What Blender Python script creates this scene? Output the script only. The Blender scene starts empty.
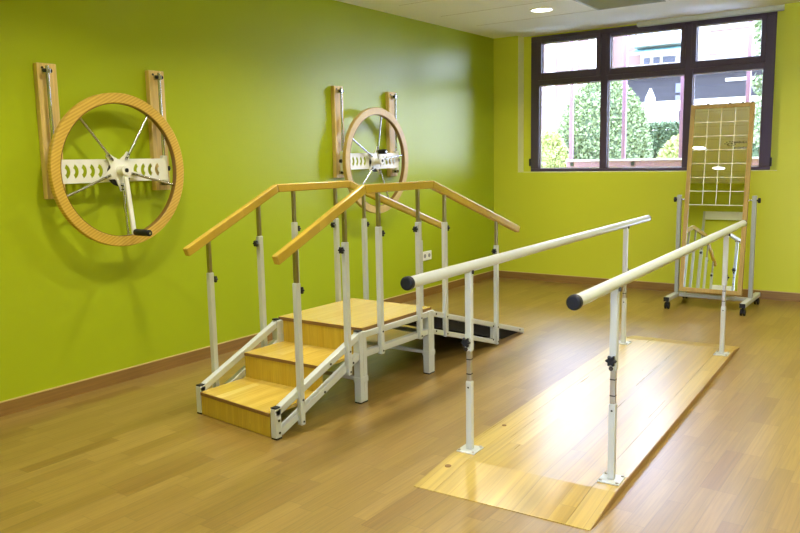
import bpy, bmesh, math, random
from mathutils import Vector, Matrix
random.seed(7)
scn = bpy.context.scene
COL = scn.collection
PI = math.pi
R = math.radians

# ------------------------------------------------------------------ room numbers (metres)
L = 8.515        # window wall
H = 2.928        # ceiling
XR = 6.4         # right wall (behind the camera's right shoulder)
YF = -3.6        # wall behind the camera
BH = 0.09        # skirting height

# ------------------------------------------------------------------ node helpers
def new_mat(name):
    m = bpy.data.materials.new(name); m.use_nodes = True
    nt = m.node_tree
    b = nt.nodes['Principled BSDF']
    return m, nt, b

def plain(name, col, rough=0.5, metal=0.0, spec=0.5, noise=0.04, scale=30.0, coat=0.0):
    m, nt, b = new_mat(name)
    b.inputs['Roughness'].default_value = rough
    b.inputs['Metallic'].default_value = metal
    b.inputs['Specular IOR Level'].default_value = spec
    b.inputs['Coat Weight'].default_value = coat
    tc = nt.nodes.new('ShaderNodeTexCoord')
    n = nt.nodes.new('ShaderNodeTexNoise'); n.inputs['Scale'].default_value = scale
    n.inputs['Detail'].default_value = 4
    nt.links.new(tc.outputs['Object'], n.inputs['Vector'])
    mx = nt.nodes.new('ShaderNodeMix'); mx.data_type = 'RGBA'
    mx.inputs[6].default_value = tuple(c * (1 - noise) for c in col) + (1,)
    mx.inputs[7].default_value = tuple(min(1, c * (1 + noise)) for c in col) + (1,)
    nt.links.new(n.outputs['Fac'], mx.inputs[0])
    nt.links.new(mx.outputs[2], b.inputs['Base Color'])
    return m

class NB:
    """tiny node builder"""
    def __init__(s, nt): s.nt = nt
    def node(s, t, **k):
        n = s.nt.nodes.new(t)
        for a, v in k.items(): setattr(n, a, v)
        return n
    def link(s, a, b): s.nt.links.new(a, b)
    def math(s, op, a, b=None, c=None):
        n = s.node('ShaderNodeMath', operation=op)
        for i, v in enumerate((a, b, c)):
            if v is None: continue
            if isinstance(v, (int, float)): n.inputs[i].default_value = v
            else: s.link(v, n.inputs[i])
        return n.outputs[0]
    def mix(s, f, a, b, blend='MIX'):
        n = s.node('ShaderNodeMix', data_type='RGBA', blend_type=blend)
        for i, v in ((0, f), (6, a), (7, b)):
            if isinstance(v, (int, float)): n.inputs[i].default_value = v
            elif isinstance(v, tuple): n.inputs[i].default_value = v + (1,) if len(v) == 3 else v
            else: s.link(v, n.inputs[i])
        return n.outputs[2]
    def ramp(s, f, stops):
        n = s.node('ShaderNodeValToRGB')
        e = n.color_ramp.elements
        while len(e) < len(stops): e.new(0.5)
        for el, (p, c) in zip(e, stops):
            el.position = p; el.color = c + (1,) if len(c) == 3 else c
        s.link(f, n.inputs[0])
        return n.outputs[0]

def boards(name, width, length, along, cols, rough=0.35, spec=0.5, grain=(90, 4), seam=0.0, grain_amt=0.25,
           coat=0.0, across='X', bump=0.0, streak=0.0, row_shift=0.0):
    """staggered strips of wood; along / across are object axes; cols = list of tints"""
    m, nt, b = new_mat(name); N = NB(nt)
    tc = N.node('ShaderNodeTexCoord'); sp = N.node('ShaderNodeSeparateXYZ')
    N.link(tc.outputs['Object'], sp.inputs[0])
    A = sp.outputs[along]; C = sp.outputs[across]
    cr = N.math('ADD', N.math('DIVIDE', C, width), 500.0 + row_shift)
    row = N.math('FLOOR', cr)
    w1 = N.node('ShaderNodeTexWhiteNoise', noise_dimensions='1D'); N.link(row, w1.inputs['W'])
    al = N.math('ADD', N.math('DIVIDE', A, length), N.math('MULTIPLY', w1.outputs['Value'], 7.31))
    al = N.math('ADD', al, 300.0)
    colm = N.math('FLOOR', al)
    cv = N.node('ShaderNodeCombineXYZ'); N.link(row, cv.inputs[0]); N.link(colm, cv.inputs[1])
    w2 = N.node('ShaderNodeTexWhiteNoise', noise_dimensions='2D'); N.link(cv.outputs[0], w2.inputs['Vector'])
    k = len(cols)
    base = N.ramp(w2.outputs['Value'], [(i / max(1, k - 1), c) for i, c in enumerate(cols)])
    # long grain, shifted per board
    g = N.node('ShaderNodeCombineXYZ')
    N.link(N.math('ADD', N.math('MULTIPLY', C, grain[0]), N.math('MULTIPLY', w2.outputs['Value'], 60.0)), g.inputs[0])
    N.link(N.math('MULTIPLY', A, grain[1]), g.inputs[1])
    N.link(N.math('MULTIPLY', w2.outputs['Value'], 37.0), g.inputs[2])
    nz = N.node('ShaderNodeTexNoise'); nz.inputs['Scale'].default_value = 1.0; nz.inputs['Detail'].default_value = 5
    nz.inputs['Distortion'].default_value = 0.6
    N.link(g.outputs[0], nz.inputs['Vector'])
    gr = N.ramp(nz.outputs['Fac'], [(0.3, (1 - grain_amt,) * 3), (0.7, (1 + 0.0,) * 3)])
    c = N.mix(1.0, base, gr, 'MULTIPLY')
    if seam > 0:
        fr = N.math('FRACT', cr); d1 = N.math('MINIMUM', fr, N.math('SUBTRACT', 1.0, fr)); d1 = N.math('MULTIPLY', d1, width)
        fa = N.math('FRACT', al); d2 = N.math('MINIMUM', fa, N.math('SUBTRACT', 1.0, fa)); d2 = N.math('MULTIPLY', d2, length)
        d = N.math('MINIMUM', d1, d2)
        s = N.math('MAXIMUM', N.math('SUBTRACT', 1.0, N.math('DIVIDE', d, seam * 3.5)), 0.0)
        c = N.mix(N.math('MULTIPLY', s, 0.42), c, (0.10, 0.055, 0.02))
    N.link(c, b.inputs['Base Color'])
    rr = N.math('ADD', N.math('MULTIPLY', nz.outputs['Fac'], 0.03), rough - 0.015)
    N.link(rr, b.inputs['Roughness'])
    b.inputs['Specular IOR Level'].default_value = spec
    b.inputs['Coat Weight'].default_value = coat
    b.inputs['Coat Roughness'].default_value = 0.12
    return m

def glass_mat(name, tint=(1, 1, 1), gloss=0.06):
    m = bpy.data.materials.new(name); m.use_nodes = True
    nt = m.node_tree; nt.nodes.clear(); N = NB(nt)
    out = N.node('ShaderNodeOutputMaterial')
    t = N.node('ShaderNodeBsdfTransparent'); t.inputs[0].default_value = tint + (1,)
    g = N.node('ShaderNodeBsdfGlossy'); g.inputs['Roughness'].default_value = 0.02
    lw = N.node('ShaderNodeFresnel'); lw.inputs[0].default_value = 1.45
    mx = N.node('ShaderNodeMixShader')
    N.link(lw.outputs[0], mx.inputs[0]); N.link(t.outputs[0], mx.inputs[1]); N.link(g.outputs[0], mx.inputs[2])
    N.link(mx.outputs[0], out.inputs[0])
    return m

# ------------------------------------------------------------------ materials
M = {}
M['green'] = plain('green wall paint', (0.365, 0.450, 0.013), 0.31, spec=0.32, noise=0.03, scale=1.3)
M['green_lime'] = plain('lime wall paint', (0.60, 0.635, 0.040), 0.30, spec=0.5, noise=0.03, scale=1.3)  # yellower paint than the side wall, also brightened to make up for weak light
M['ceil_white'] = plain('ceiling white', (0.88, 0.89, 0.87), 0.8, spec=0.2, noise=0.02, scale=40)
M['tbar'] = plain('ceiling bar white', (0.9, 0.9, 0.88), 0.5)
M['vent'] = plain('vent grey', (0.36, 0.40, 0.38), 0.5)
M['floor'] = boards('laminate oak strips', 0.082, 0.52, 'Y',
                    [(0.255, 0.156, 0.030), (0.305, 0.195, 0.042), (0.275, 0.170, 0.034), (0.335, 0.215, 0.052), (0.225, 0.128, 0.025)],
                    rough=0.31, spec=1.0, seam=0.0011, grain_amt=0.30, grain=(110, 3.2))
M['skirting'] = boards('oak skirting', 0.5, 2.0, 'Y', [(0.29, 0.16, 0.040), (0.32, 0.18, 0.048)], rough=0.4, grain=(60, 3), across='Z')
M['skirting_x'] = boards('oak skirting across', 0.5, 2.0, 'X', [(0.29, 0.16, 0.040), (0.32, 0.18, 0.048)], rough=0.4, grain=(60, 3), across='Z')
M['skirting_top'] = plain('skirting top edge', (0.56, 0.42, 0.16), 0.45)
PINE = [(0.54, 0.355, 0.045), (0.68, 0.49, 0.095), (0.58, 0.40, 0.06), (0.74, 0.57, 0.15), (0.50, 0.325, 0.04)]
M['tread'] = boards('pine tread', 0.058, 3.0, 'Y', PINE, rough=0.25, grain=(70, 3), grain_amt=0.22, coat=0.2)
M['deck'] = boards('oak deck board', 0.11, 3.0, 'Y', [(0.59, 0.42, 0.085), (0.64, 0.475, 0.11), (0.57, 0.40, 0.075)], rough=0.2, grain=(60, 2.4), grain_amt=0.2, coat=0.4)
M['riser'] = boards('pine riser', 0.04, 3.0, 'Z', [(0.50, 0.335, 0.024), (0.55, 0.385, 0.036), (0.52, 0.355, 0.030)], rough=0.35, grain=(90, 4), grain_amt=0.22)
M['edge'] = plain('dark board edge', (0.20, 0.105, 0.028), 0.5)
M['rail'] = boards('varnished handrail wood', 0.3, 3.0, 'Y', [(0.60, 0.41, 0.055), (0.55, 0.365, 0.045)], rough=0.22, grain=(60, 2.5), grain_amt=0.25, coat=0.5)
PINE2 = [(0.43, 0.285, 0.040), (0.52, 0.37, 0.075), (0.46, 0.31, 0.048), (0.58, 0.43, 0.105), (0.40, 0.255, 0.035)]
M['pine_ramp'] = boards('pine platform boards', 0.078, 9.0, 'Y', PINE2, rough=0.28, spec=1.0, grain=(40, 1.0), grain_amt=0.32, coat=0.0, seam=0.0006)
M['pine_side'] = boards('platform edge lipping', 0.3, 9.0, 'Y', [(0.30, 0.165, 0.05), (0.34, 0.19, 0.06)], rough=0.4, grain=(60, 2.5), across='Z')
M['board'] = boards('mounting board wood', 0.3, 3.0, 'Z', [(0.80, 0.57, 0.19), (0.84, 0.61, 0.22)], rough=0.45, grain=(60, 3), across='Y', grain_amt=0.3)
M['mirror_frame'] = boards('mirror frame wood', 0.3, 3.0, 'Z', [(0.46, 0.31, 0.09), (0.50, 0.34, 0.10)], rough=0.4, grain=(60, 3))
M['white'] = plain('white powder coated steel', (0.50, 0.53, 0.515), 0.28, spec=0.5, noise=0.02)
M['white_wheel'] = plain('white enamel plate', (0.80, 0.81, 0.76), 0.35, noise=0.03)
M['stand'] = plain('grey painted stand', (0.36, 0.39, 0.36), 0.4, noise=0.03)
M['inner'] = plain('satin steel tube', (0.36, 0.31, 0.18), 0.35, metal=1.0, noise=0.05)
M['galv'] = plain('galvanised notched tube', (0.45, 0.43, 0.38), 0.42, metal=0.8, noise=0.08)
M['chrome'] = plain('chrome', (0.50, 0.50, 0.47), 0.24, metal=1.0, noise=0.02)
M['black'] = plain('black plastic', (0.010, 0.011, 0.014), 0.45, spec=0.3)
M['rubber'] = plain('black ribbed rubber', (0.012, 0.013, 0.018), 0.6, spec=0.3, noise=0.3, scale=60)
M['bolt'] = plain('dark bolt', (0.05, 0.045, 0.035), 0.4, metal=0.6)
M['knobs'] = plain('dark navy knob', (0.010, 0.012, 0.018), 0.45, spec=0.25)
M['pvc'] = plain('white plastic', (0.83, 0.84, 0.82), 0.3)
M['dark'] = plain('socket holes', (0.30, 0.31, 0.34), 0.5)
M['frame'] = plain('bloom tinted window frame', (0.062, 0.040, 0.072), 0.30, spec=0.6, noise=0.05)  # dark frame, purple cast of window bloom mixed into its colour
M['seal'] = plain('pale glazing bead', (0.75, 0.72, 0.80), 0.4)
M['blind'] = plain('blind cassette', (0.55, 0.58, 0.52), 0.4)
M['glass'] = glass_mat('clear glass', (0.97, 0.98, 0.97))
M['mirror'] = None
def mirror_mat():
    m, nt, b = new_mat('silvered mirror')
    b.inputs['Base Color'].default_value = (0.86, 0.91, 0.92, 1)
    b.inputs['Metallic'].default_value = 1.0
    b.inputs['Roughness'].default_value = 0.01
    return m
M['mirror'] = mirror_mat()
M['gridline'] = plain('white grid line', (0.86, 0.86, 0.80), 0.6)
M['print'] = plain('dark green print', (0.035, 0.045, 0.03), 0.6)
# outdoors
M['paving'] = plain('outdoor paving', (0.72, 0.72, 0.74), 0.8, noise=0.15, scale=6)
M['leaf_thuja'] = plain('thuja leaves', (0.21, 0.255, 0.11), 0.6, spec=0.3, noise=0.6, scale=9)
M['leaf_light'] = plain('light bush leaves', (0.36, 0.38, 0.13), 0.6, spec=0.3, noise=0.45, scale=12)
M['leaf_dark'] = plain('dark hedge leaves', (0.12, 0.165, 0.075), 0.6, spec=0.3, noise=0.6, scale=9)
M['leaf_tree'] = plain('tree leaves', (0.21, 0.26, 0.12), 0.6, spec=0.3, noise=0.5, scale=9)
M['bark'] = plain('bark', (0.16, 0.11, 0.07), 0.9, noise=0.3)
M['plum'] = plain('plum painted steel', (0.20, 0.095, 0.13), 0.5)
M['beige_cap'] = plain('light coping', (0.45, 0.42, 0.42), 0.6)
M['fence_white'] = plain('white fence', (0.42, 0.39, 0.29), 0.6)
M['pinkwall'] = boards('pink render', 1.2, 1.2, 'X', [(0.125, 0.072, 0.052), (0.14, 0.084, 0.060)], rough=0.9, across='Z', grain=(2, 2), grain_amt=0.06)
M['whitewall'] = plain('white render', (0.44, 0.39, 0.28), 0.8)
M['slate'] = boards('slate cladding', 0.22, 4.0, 'X', [(0.030, 0.028, 0.027), (0.035, 0.033, 0.032), (0.026, 0.025, 0.024)], rough=0.9, spec=0.05, across='Z', grain=(20, 2), seam=0.0)
M['winglass'] = plain('far window glass', (0.05, 0.055, 0.07), 0.5)
M['teal'] = plain('teal awning cloth', (0.16, 0.34, 0.34), 0.8)
M['parasol'] = plain('white parasol cloth', (0.42, 0.42, 0.45), 0.8)

def rim_mat(name, stripes):
    m, nt, b = new_mat(name); N = NB(nt)
    tc = N.node('ShaderNodeTexCoord')
    mp = N.node('ShaderNodeMapping'); mp.inputs['Rotation'].default_value = (R(62), 0, 0)
    N.link(tc.outputs['Object'], mp.inputs['Vector'])
    sp = N.node('ShaderNodeSeparateXYZ'); N.link(mp.outputs[0], sp.inputs[0])
    nz = N.node('ShaderNodeTexNoise'); nz.inputs['Scale'].default_value = 14; N.link(tc.outputs['Object'], nz.inputs['Vector'])
    if stripes:
        f = N.math('FRACT', N.math('DIVIDE', sp.outputs['Y'], 0.0185))
        tri = N.math('ABSOLUTE', N.math('SUBTRACT', N.math('MULTIPLY', f, 2.0), 1.0))
        c = N.ramp(tri, [(0.25, (0.50, 0.305, 0.030)), (0.75, (0.66, 0.44, 0.075))])
    else:
        c = N.ramp(nz.outputs['Fac'], [(0.3, (0.46, 0.325, 0.085)), (0.7, (0.53, 0.385, 0.11))])
    c = N.mix(0.25, c, N.ramp(nz.outputs['Fac'], [(0.3, (0.48, 0.29, 0.05)), (0.7, (0.66, 0.44, 0.08))]))
    N.link(c, b.inputs['Base Color'])
    b.inputs['Roughness'].default_value = 0.42
    return m
M['rim_striped'] = rim_mat('striped laminated rim', True)
M['rim_plain'] = rim_mat('plain laminated rim', False)
M['rim_inner'] = plain('dark rim edge', (0.23, 0.125, 0.025), 0.4)

# ------------------------------------------------------------------ mesh helpers
class MB:
    def __init__(s): s.bm = bmesh.new()
    def box(s, x0, x1, y0, y1, z0, z1):
        g = bmesh.ops.create_cube(s.bm, size=1.0)
        bmesh.ops.transform(s.bm, verts=g['verts'], matrix=Matrix.Translation(((x0 + x1) / 2, (y0 + y1) / 2, (z0 + z1) / 2)) @
                            Matrix.Diagonal((abs(x1 - x0), abs(y1 - y0), abs(z1 - z0), 1)))
        return s
    def bar(s, a, b, w, h, up=(0, 0, 1)):
        """box-section bar from a to b: w across, h along 'up'"""
        a, b = Vector(a), Vector(b); d = b - a; ln = d.length; d.normalize()
        u = Vector(up); sx = d.cross(u)
        if sx.length < 1e-5: sx = d.cross(Vector((1, 0, 0)))
        sx.normalize(); uu = sx.cross(d)
        mat = Matrix((sx, d, uu)).transposed().to_4x4()
        mat.translation = (a + b) / 2
        g = bmesh.ops.create_cube(s.bm, size=1.0)
        bmesh.ops.transform(s.bm, verts=g['verts'], matrix=mat @ Matrix.Diagonal((w, ln, h, 1)))
        return s
    def cyl(s, a, b, r, r2=None, n=20, cap=True):
        a, b = Vector(a), Vector(b); d = b - a
        q = d.to_track_quat('Z', 'Y').to_matrix().to_4x4(); q.translation = (a + b) / 2
        g = bmesh.ops.create_cone(s.bm, cap_ends=cap, segments=n, radius1=r, radius2=r if r2 is None else r2, depth=d.length)
        bmesh.ops.transform(s.bm, verts=g['verts'], matrix=q)
        return s
    def sphere(s, c, r, sc=(1, 1, 1), n=16):
        g = bmesh.ops.create_uvsphere(s.bm, u_segments=n, v_segments=max(8, n // 2), radius=r)
        bmesh.ops.transform(s.bm, verts=g['verts'], matrix=Matrix.Translation(c) @ Matrix.Diagonal((sc[0], sc[1], sc[2], 1)))
        return s
    def prism(s, pts, axis, lo, hi):
        """polygon (2D pts) extruded along axis; for axis X pts=(y,z), Y pts=(x,z), Z pts=(x,y)"""
        def v3(p, t):
            return {'X': (t, p[0], p[1]), 'Y': (p[0], t, p[1]), 'Z': (p[0], p[1], t)}[axis]
        a = [s.bm.verts.new(v3(p, lo)) for p in pts]; b = [s.bm.verts.new(v3(p, hi)) for p in pts]
        s.bm.faces.new(a); s.bm.faces.new(b[::-1])
        n = len(pts)
        for i in range(n): s.bm.faces.new((a[i], b[i], b[(i + 1) % n], a[(i + 1) % n]))
        return s
    def star(s, c, axis_dir, r, depth, lobes=6):
        """lobed hand knob"""
        d = Vector(axis_dir).normalized()
        q = d.to_track_quat('Z', 'Y').to_matrix().to_4x4(); q.translation = Vector(c)
        n = lobes * 6; ring = []
        prof = [(0.0, 0.80), (0.2, 1.0), (0.75, 1.0), (1.0, 0.78)]
        for t, k in prof:
            ring.append([s.bm.verts.new(q @ Vector((r * k * (1 - 0.17 * (1 - math.cos(lobes * 2 * PI * i / n)) / 1) * math.cos(2 * PI * i / n),
                                                    r * k * (1 - 0.17 * (1 - math.cos(lobes * 2 * PI * i / n)) / 1) * math.sin(2 * PI * i / n), depth * t))) for i in range(n)])
        for a, b in zip(ring, ring[1:]):
            for i in range(n): s.bm.faces.new((a[i], a[(i + 1) % n], b[(i + 1) % n], b[i]))
        s.bm.faces.new(ring[0][::-1]); s.bm.faces.new(ring[-1])
        return s
    def ring(s, c, ro, ri, x0, x1, n=96):
        """flat ring in the YZ plane between x0 and x1"""
        loops = []
        for x, r in ((x1, ro - 0.004), (x1 - 0.004, ro), (x0 + 0.004, ro), (x0, ro - 0.004), (x0, ri + 0.004), (x0 + 0.004, ri), (x1 - 0.004, ri), (x1, ri + 0.004)):
            loops.append([s.bm.verts.new((c[0] + x, c[1] + r * math.cos(2 * PI * i / n), c[2] + r * math.sin(2 * PI * i / n))) for i in range(n)])
        k = len(loops)
        for j in range(k):
            a, b = loops[j], loops[(j + 1) % k]
            for i in range(n): s.bm.faces.new((a[i], b[i], b[(i + 1) % n], a[(i + 1) % n]))
        return s
    def tube(s, pts, r, n=8):
        for a, b in zip(pts, pts[1:]): s.cyl(a, b, r, n=n)
        return s
    def build(s, name, mat, parent=None, bevel=0.0, smooth=False, seg=2):
        bmesh.ops.recalc_face_normals(s.bm, faces=s.bm.faces)
        me = bpy.data.meshes.new(name); s.bm.to_mesh(me); s.bm.free()
        for mm in (mat if isinstance(mat, (list, tuple)) else [mat]): me.materials.append(mm)
        o = bpy.data.objects.new(name, me); COL.objects.link(o)
        if parent is not None: o.parent = parent
        if smooth:
            for p in me.polygons: p.use_smooth = True
            try: me.set_sharp_from_angle(angle=R(40))
            except Exception: pass
        if bevel > 0:
            b = o.modifiers.new('Bevel', 'BEVEL'); b.width = bevel; b.segments = seg; b.limit_method = 'ANGLE'; b.angle_limit = R(35)
        return o

def thing(name, label, cat, loc=(0, 0, 0), rz=0.0, group=None):
    o = bpy.data.objects.new(name, None); COL.objects.link(o)
    o.location = loc; o.rotation_euler = (0, 0, rz); o.empty_display_size = 0.1
    o['label'] = label; o['category'] = cat
    if group: o['group'] = group
    return o
def tag(o, label, cat, group=None, kind=None):
    if label: o['label'] = label
    if cat: o['category'] = cat
    if group: o['group'] = group
    if kind: o['kind'] = kind
    return o
def struct(o, label=None):
    o['kind'] = 'structure'
    if label: o['label'] = label
    return o
def copy_tree(o, parent=None):
    c = o.copy(); COL.objects.link(c)
    if parent is not None: c.parent = parent
    for ch in o.children: copy_tree(ch, c)
    return c

def plate_with_holes(outer, holes, axis_x0, axis_x1, name):
    """plate in the YZ plane (outline + true holes) as mesh data, between two x values"""
    cu = bpy.data.curves.new(name, 'CURVE'); cu.dimensions = '2D'; cu.fill_mode = 'BOTH'
    cu.extrude = (axis_x1 - axis_x0) / 2; cu.bevel_depth = 0.0
    for pts in [outer] + holes:
        sp = cu.splines.new('POLY'); sp.points.add(len(pts) - 1); sp.use_cyclic_u = True
        for p, q in zip(sp.points, pts): p.co = (q[0], q[1], 0, 1)
    t = bpy.data.objects.new(name + ' outline', cu); COL.objects.link(t)
    bpy.context.view_layer.update()
    me = bpy.data.meshes.new_from_object(t.evaluated_get(bpy.context.evaluated_depsgraph_get()))
    bpy.data.objects.remove(t)
    # local (x,y,z) -> world (z + mid, x, y)
    mid = (axis_x0 + axis_x1) / 2
    for v in me.vertices:
        a, b, c = v.co; v.co = (c + mid, a, b)
    return me
def mesh_obj(name, me, mat, parent):
    me.materials.clear(); me.materials.append(mat)
    o = bpy.data.objects.new(name, me); COL.objects.link(o); o.parent = parent
    return o

# ================================================================== THE ROOM
struct(MB().box(-0.3, XR + 0.3, YF - 0.3, L + 0.32, -0.12, 0.0).build('floor', M['floor']), 'oak strip laminate floor')
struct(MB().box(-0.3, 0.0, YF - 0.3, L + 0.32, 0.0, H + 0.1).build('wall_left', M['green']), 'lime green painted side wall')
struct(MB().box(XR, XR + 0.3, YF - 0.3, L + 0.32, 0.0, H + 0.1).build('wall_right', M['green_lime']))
GX0, GX1, GZ1 = 3.7, 6.3, 2.75      # glazed opening far behind the camera, added for daylight on the window wall
YN, XN = -0.05, 3.5     # the room's near wall stops at XN; the camera stands beside its end
struct(MB().box(0, XN, YF, YN, 0.0, H + 0.1).box(0, GX0, YF - 0.3, YF, 0.0, H + 0.1).box(GX1, XR, YF - 0.3, YF, 0.0, H + 0.1).box(GX0, GX1, YF - 0.3, YF, GZ1, H + 0.1).build('wall_front', M['green_lime']))
# window wall: inner skin with a wide reveal, outer skin with the frame opening
WX0, WX1, WZ0 = 0.33, 3.205, 1.312     # reveal
FX0, FX1, FZ0, FZ1 = 0.432, 3.118, 1.318, 2.915
D = 0.15
w = MB()
w.box(0, WX0, L, L + D, 0, H + 0.1).box(WX1, XR, L, L + D, 0, H + 0.1).box(WX0, WX1, L, L + D, 0, WZ0)
w.box(0, FX0, L + D, L + 0.32, 0, H + 0.1).box(FX1, XR, L + D, L + 0.32, 0, H + 0.1)
w.box(FX0, FX1, L + D, L + 0.32, 0, FZ0).box(FX0, FX1, L + D, L + 0.32, FZ1, H + 0.1)
struct(w.build('wall_back', M['green_lime']), 'lime green window wall with deep reveal')
struct(MB().box(WX0 - 0.001, WX0 + 0.004, L + 0.004, L + D, WZ0, H).build('painted_daylight_trim', plain('lime reveal with painted daylight', (0.86, 0.88, 0.50), 0.35)), 'left reveal of the window recess, daylight glare painted as a pale lining')  # blown daylight on the lime reveal, painted as a paler lining
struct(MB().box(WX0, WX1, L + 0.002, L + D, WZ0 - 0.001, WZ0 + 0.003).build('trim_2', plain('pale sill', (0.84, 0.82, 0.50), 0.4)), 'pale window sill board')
# skirting boards with a pale top edge
def skirting(name, a, b, c, d, mat):
    o = struct(MB().box(a, b, c, d, 0.0, BH - 0.006).build(name, mat))
    MB().box(a, b, c, d, BH - 0.006, BH).build('top_edge', M['skirting_top'], o)
skirting('baseboard_left', 0, 0.014, YN, L, M['skirting'])
skirting('baseboard_back', 0.014, XR, L - 0.014, L, M['skirting_x'])
skirting('baseboard_right', XR - 0.014, XR, YF, L - 0.014, M['skirting'])
skirting('baseboard_front', 0.014, XN, YN, YN + 0.014, M['skirting_x'])

# ------------------------------------------------------------------ ceiling: plaster border, tiles with tight seams, white bars
TX0, TDX, TY0, TDY = 0.30, 0.684, 7.575, 0.735
LIGHTS = [(x_, y_) for x_ in (1.25, 3.99) for y_ in (7.19, 5.69, 4.19, 2.69, 1.25)] + [(5.36, 4.19), (5.36, 1.25), (5.0, -1.6)]
ceil = struct(MB().box(-0.3, XR + 0.3, YF - 0.3, L + 0.32, H, H + 0.1).build('ceiling', M['ceil_white']), 'white tiled suspended ceiling')
i = 0
y = TY0
seams = MB()
while y > YF:
    seams.box(TX0, XR, y - 0.002, y + 0.002, H - 0.0012, H)
    y -= TDY
seams.build('tile_seam', plain('brown tile seam', (0.42, 0.37, 0.25), 0.8), ceil)  # thin brown lines between the ceiling tiles
bars = MB()
x = TX0 + TDX * 2
while x < XR:
    bars.box(x - 0.011, x + 0.011, YF, TY0 + 0.0, H - 0.003, H); x += TDX
bars.build('ceiling_bar', M['tbar'], ceil)

# air grille filling one tile
vx0, vx1, vy0, vy1 = TX0 + 2 * TDX + 0.012, TX0 + 3 * TDX - 0.012, TY0 - TDY + 0.01, TY0 - 0.01
v = thing('ceiling_vent', 'grey square air grille set into the white tiled ceiling', 'vent', ((vx0 + vx1) / 2, (vy0 + vy1) / 2, H))
hx, hy = (vx1 - vx0) / 2, (vy1 - vy0) / 2
MB().box(-hx, hx, -hy, -hy + 0.03, -0.008, 0).box(-hx, hx, hy - 0.03, hy, -0.008, 0).box(-hx, -hx + 0.03, -hy, hy, -0.008, 0).box(hx - 0.03, hx, -hy, hy, -0.008, 0).build('frame', M['vent'], v)
MB().box(-hx + 0.03, hx - 0.03, -hy + 0.03, hy - 0.03, -0.0015, 0).build('backing', plain('vent backing', (0.22, 0.25, 0.24), 0.7), v)
s_ = MB()
for k in range(18):
    yy = -hy + 0.045 + k * (2 * hy - 0.09) / 17
    s_.bar((-hx + 0.03, yy, -0.006), (hx - 0.03, yy, -0.006), 0.016, 0.003, up=(0, 0.5, 1))
s_.build('slats', M['vent'], v)

# round ceiling lamps
def light_lens_mat():
    m, nt, b = new_mat('lit lamp lens')
    b.inputs['Base Color'].default_value = (1, 1, 1, 1)
    b.inputs['Emission Color'].default_value = (1, 0.97, 0.90, 1)
    b.inputs['Emission Strength'].default_value = 6.0
    return m
M['lens'] = light_lens_mat()
lamp0 = None
for k, (lx, ly) in enumerate(LIGHTS):
    if lamp0 is None:
        lamp0 = thing('ceiling_light', '', 'light', (lx, ly, H), 0, 'round ceiling lights')
        t = MB()
        n = 40
        prof = [(0.118, 0.0), (0.118, -0.006), (0.108, -0.010), (0.100, -0.006), (0.100, 0.0)]
        rings = [[t.bm.verts.new((r * math.cos(2 * PI * j / n), r * math.sin(2 * PI * j / n), z)) for j in range(n)] for r, z in prof]
        for a, b in zip(rings, rings[1:]):
            for j in range(n): t.bm.faces.new((a[j], a[(j + 1) % n], b[(j + 1) % n], b[j]))
        t.build('trim_ring', M['tbar'], lamp0, smooth=True)
        MB().cyl((0, 0, -0.004), (0, 0, 0), 0.100, n=40).build('lens', M['lens'], lamp0)
        ld = bpy.data.lights.new('downlight lamp', 'AREA'); ld.shape = 'DISK'; ld.size = 0.19; ld.energy = 16; ld.spread = R(135)
        ld.color = (1.0, 0.94, 0.82)
        lo = bpy.data.objects.new('downlight_lamp', ld); COL.objects.link(lo); lo.location = (0, 0, -0.014); lo.parent = lamp0
        o = lamp0
    else:
        o = copy_tree(lamp0); o.location = (lx, ly, H)
    o['label'] = ('round lit ceiling downlight nearest the left end of the window' if k == 0 else
                  'round lit downlight mirrored as the upper left bright oval in the mirror' if (lx, ly) == (1.25, 2.69) else
                  'round lit downlight mirrored as the lower right bright oval in the mirror' if (lx, ly) == (1.25, 1.25) else
                  'round lit ceiling downlight over the room, outside the picture and its mirror')

# ------------------------------------------------------------------ window
W = thing('window_1', 'wide bloom-tinted dark framed window of six panes in the green wall', 'window', (0, L, 0)); del W['category']
W['kind'] = 'structure'
y0, y1 = D - 0.01, D + 0.075
f = MB()
f.box(FX0, FX1, y0, y1, FZ1 - 0.06, FZ1).box(FX0, FX1, y0, y1, FZ0, 1.352)
VB = [(FX0, 0.541), (1.303, 1.388), (2.232, 2.320), (3.010, FX1)]
for a, b in VB: f.box(a, b, y0, y1, 1.352, FZ1 - 0.06)
for (a, b), (c, d) in zip(VB, VB[1:]): f.box(b, c, y0, y1, 2.342, 2.405)
f.build('frame', M['frame'], W, bevel=0.006)
for (a, b), (zb, zt) in zip([(0.575, 1.252), (1.417, 2.190), (2.352, 2.982)], [(2.48, 2.828), (2.468, 2.826), (2.467, 2.832)]):
    sa, sb = a - 0.05, b + 0.05
    s = MB(); ya, yb = D - 0.028, D + 0.03
    s.box(sa, a, ya, yb, 2.398, 2.872).box(b, sb, ya, yb, 2.398, 2.872).box(a, b, ya, yb, 2.398, zb).box(a, b, ya, yb, zt, 2.872)
    so = s.build('sash', M['frame'], W, bevel=0.006)
    s = MB(); e = 0.010
    s.box(a, a + e, yb - 0.012, yb - 0.004, zb, zt).box(b - e, b, yb - 0.012, yb - 0.004, zb, zt).box(a, b, yb - 0.012, yb - 0.004, zb, zb + e).box(a, b, yb - 0.012, yb - 0.004, zt - e, zt)
    s.build('glazing_bead', M['seal'], so)
    MB().box(a, b, yb - 0.004, yb, zb, zt).build('pane', M['glass'], so)
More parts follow.
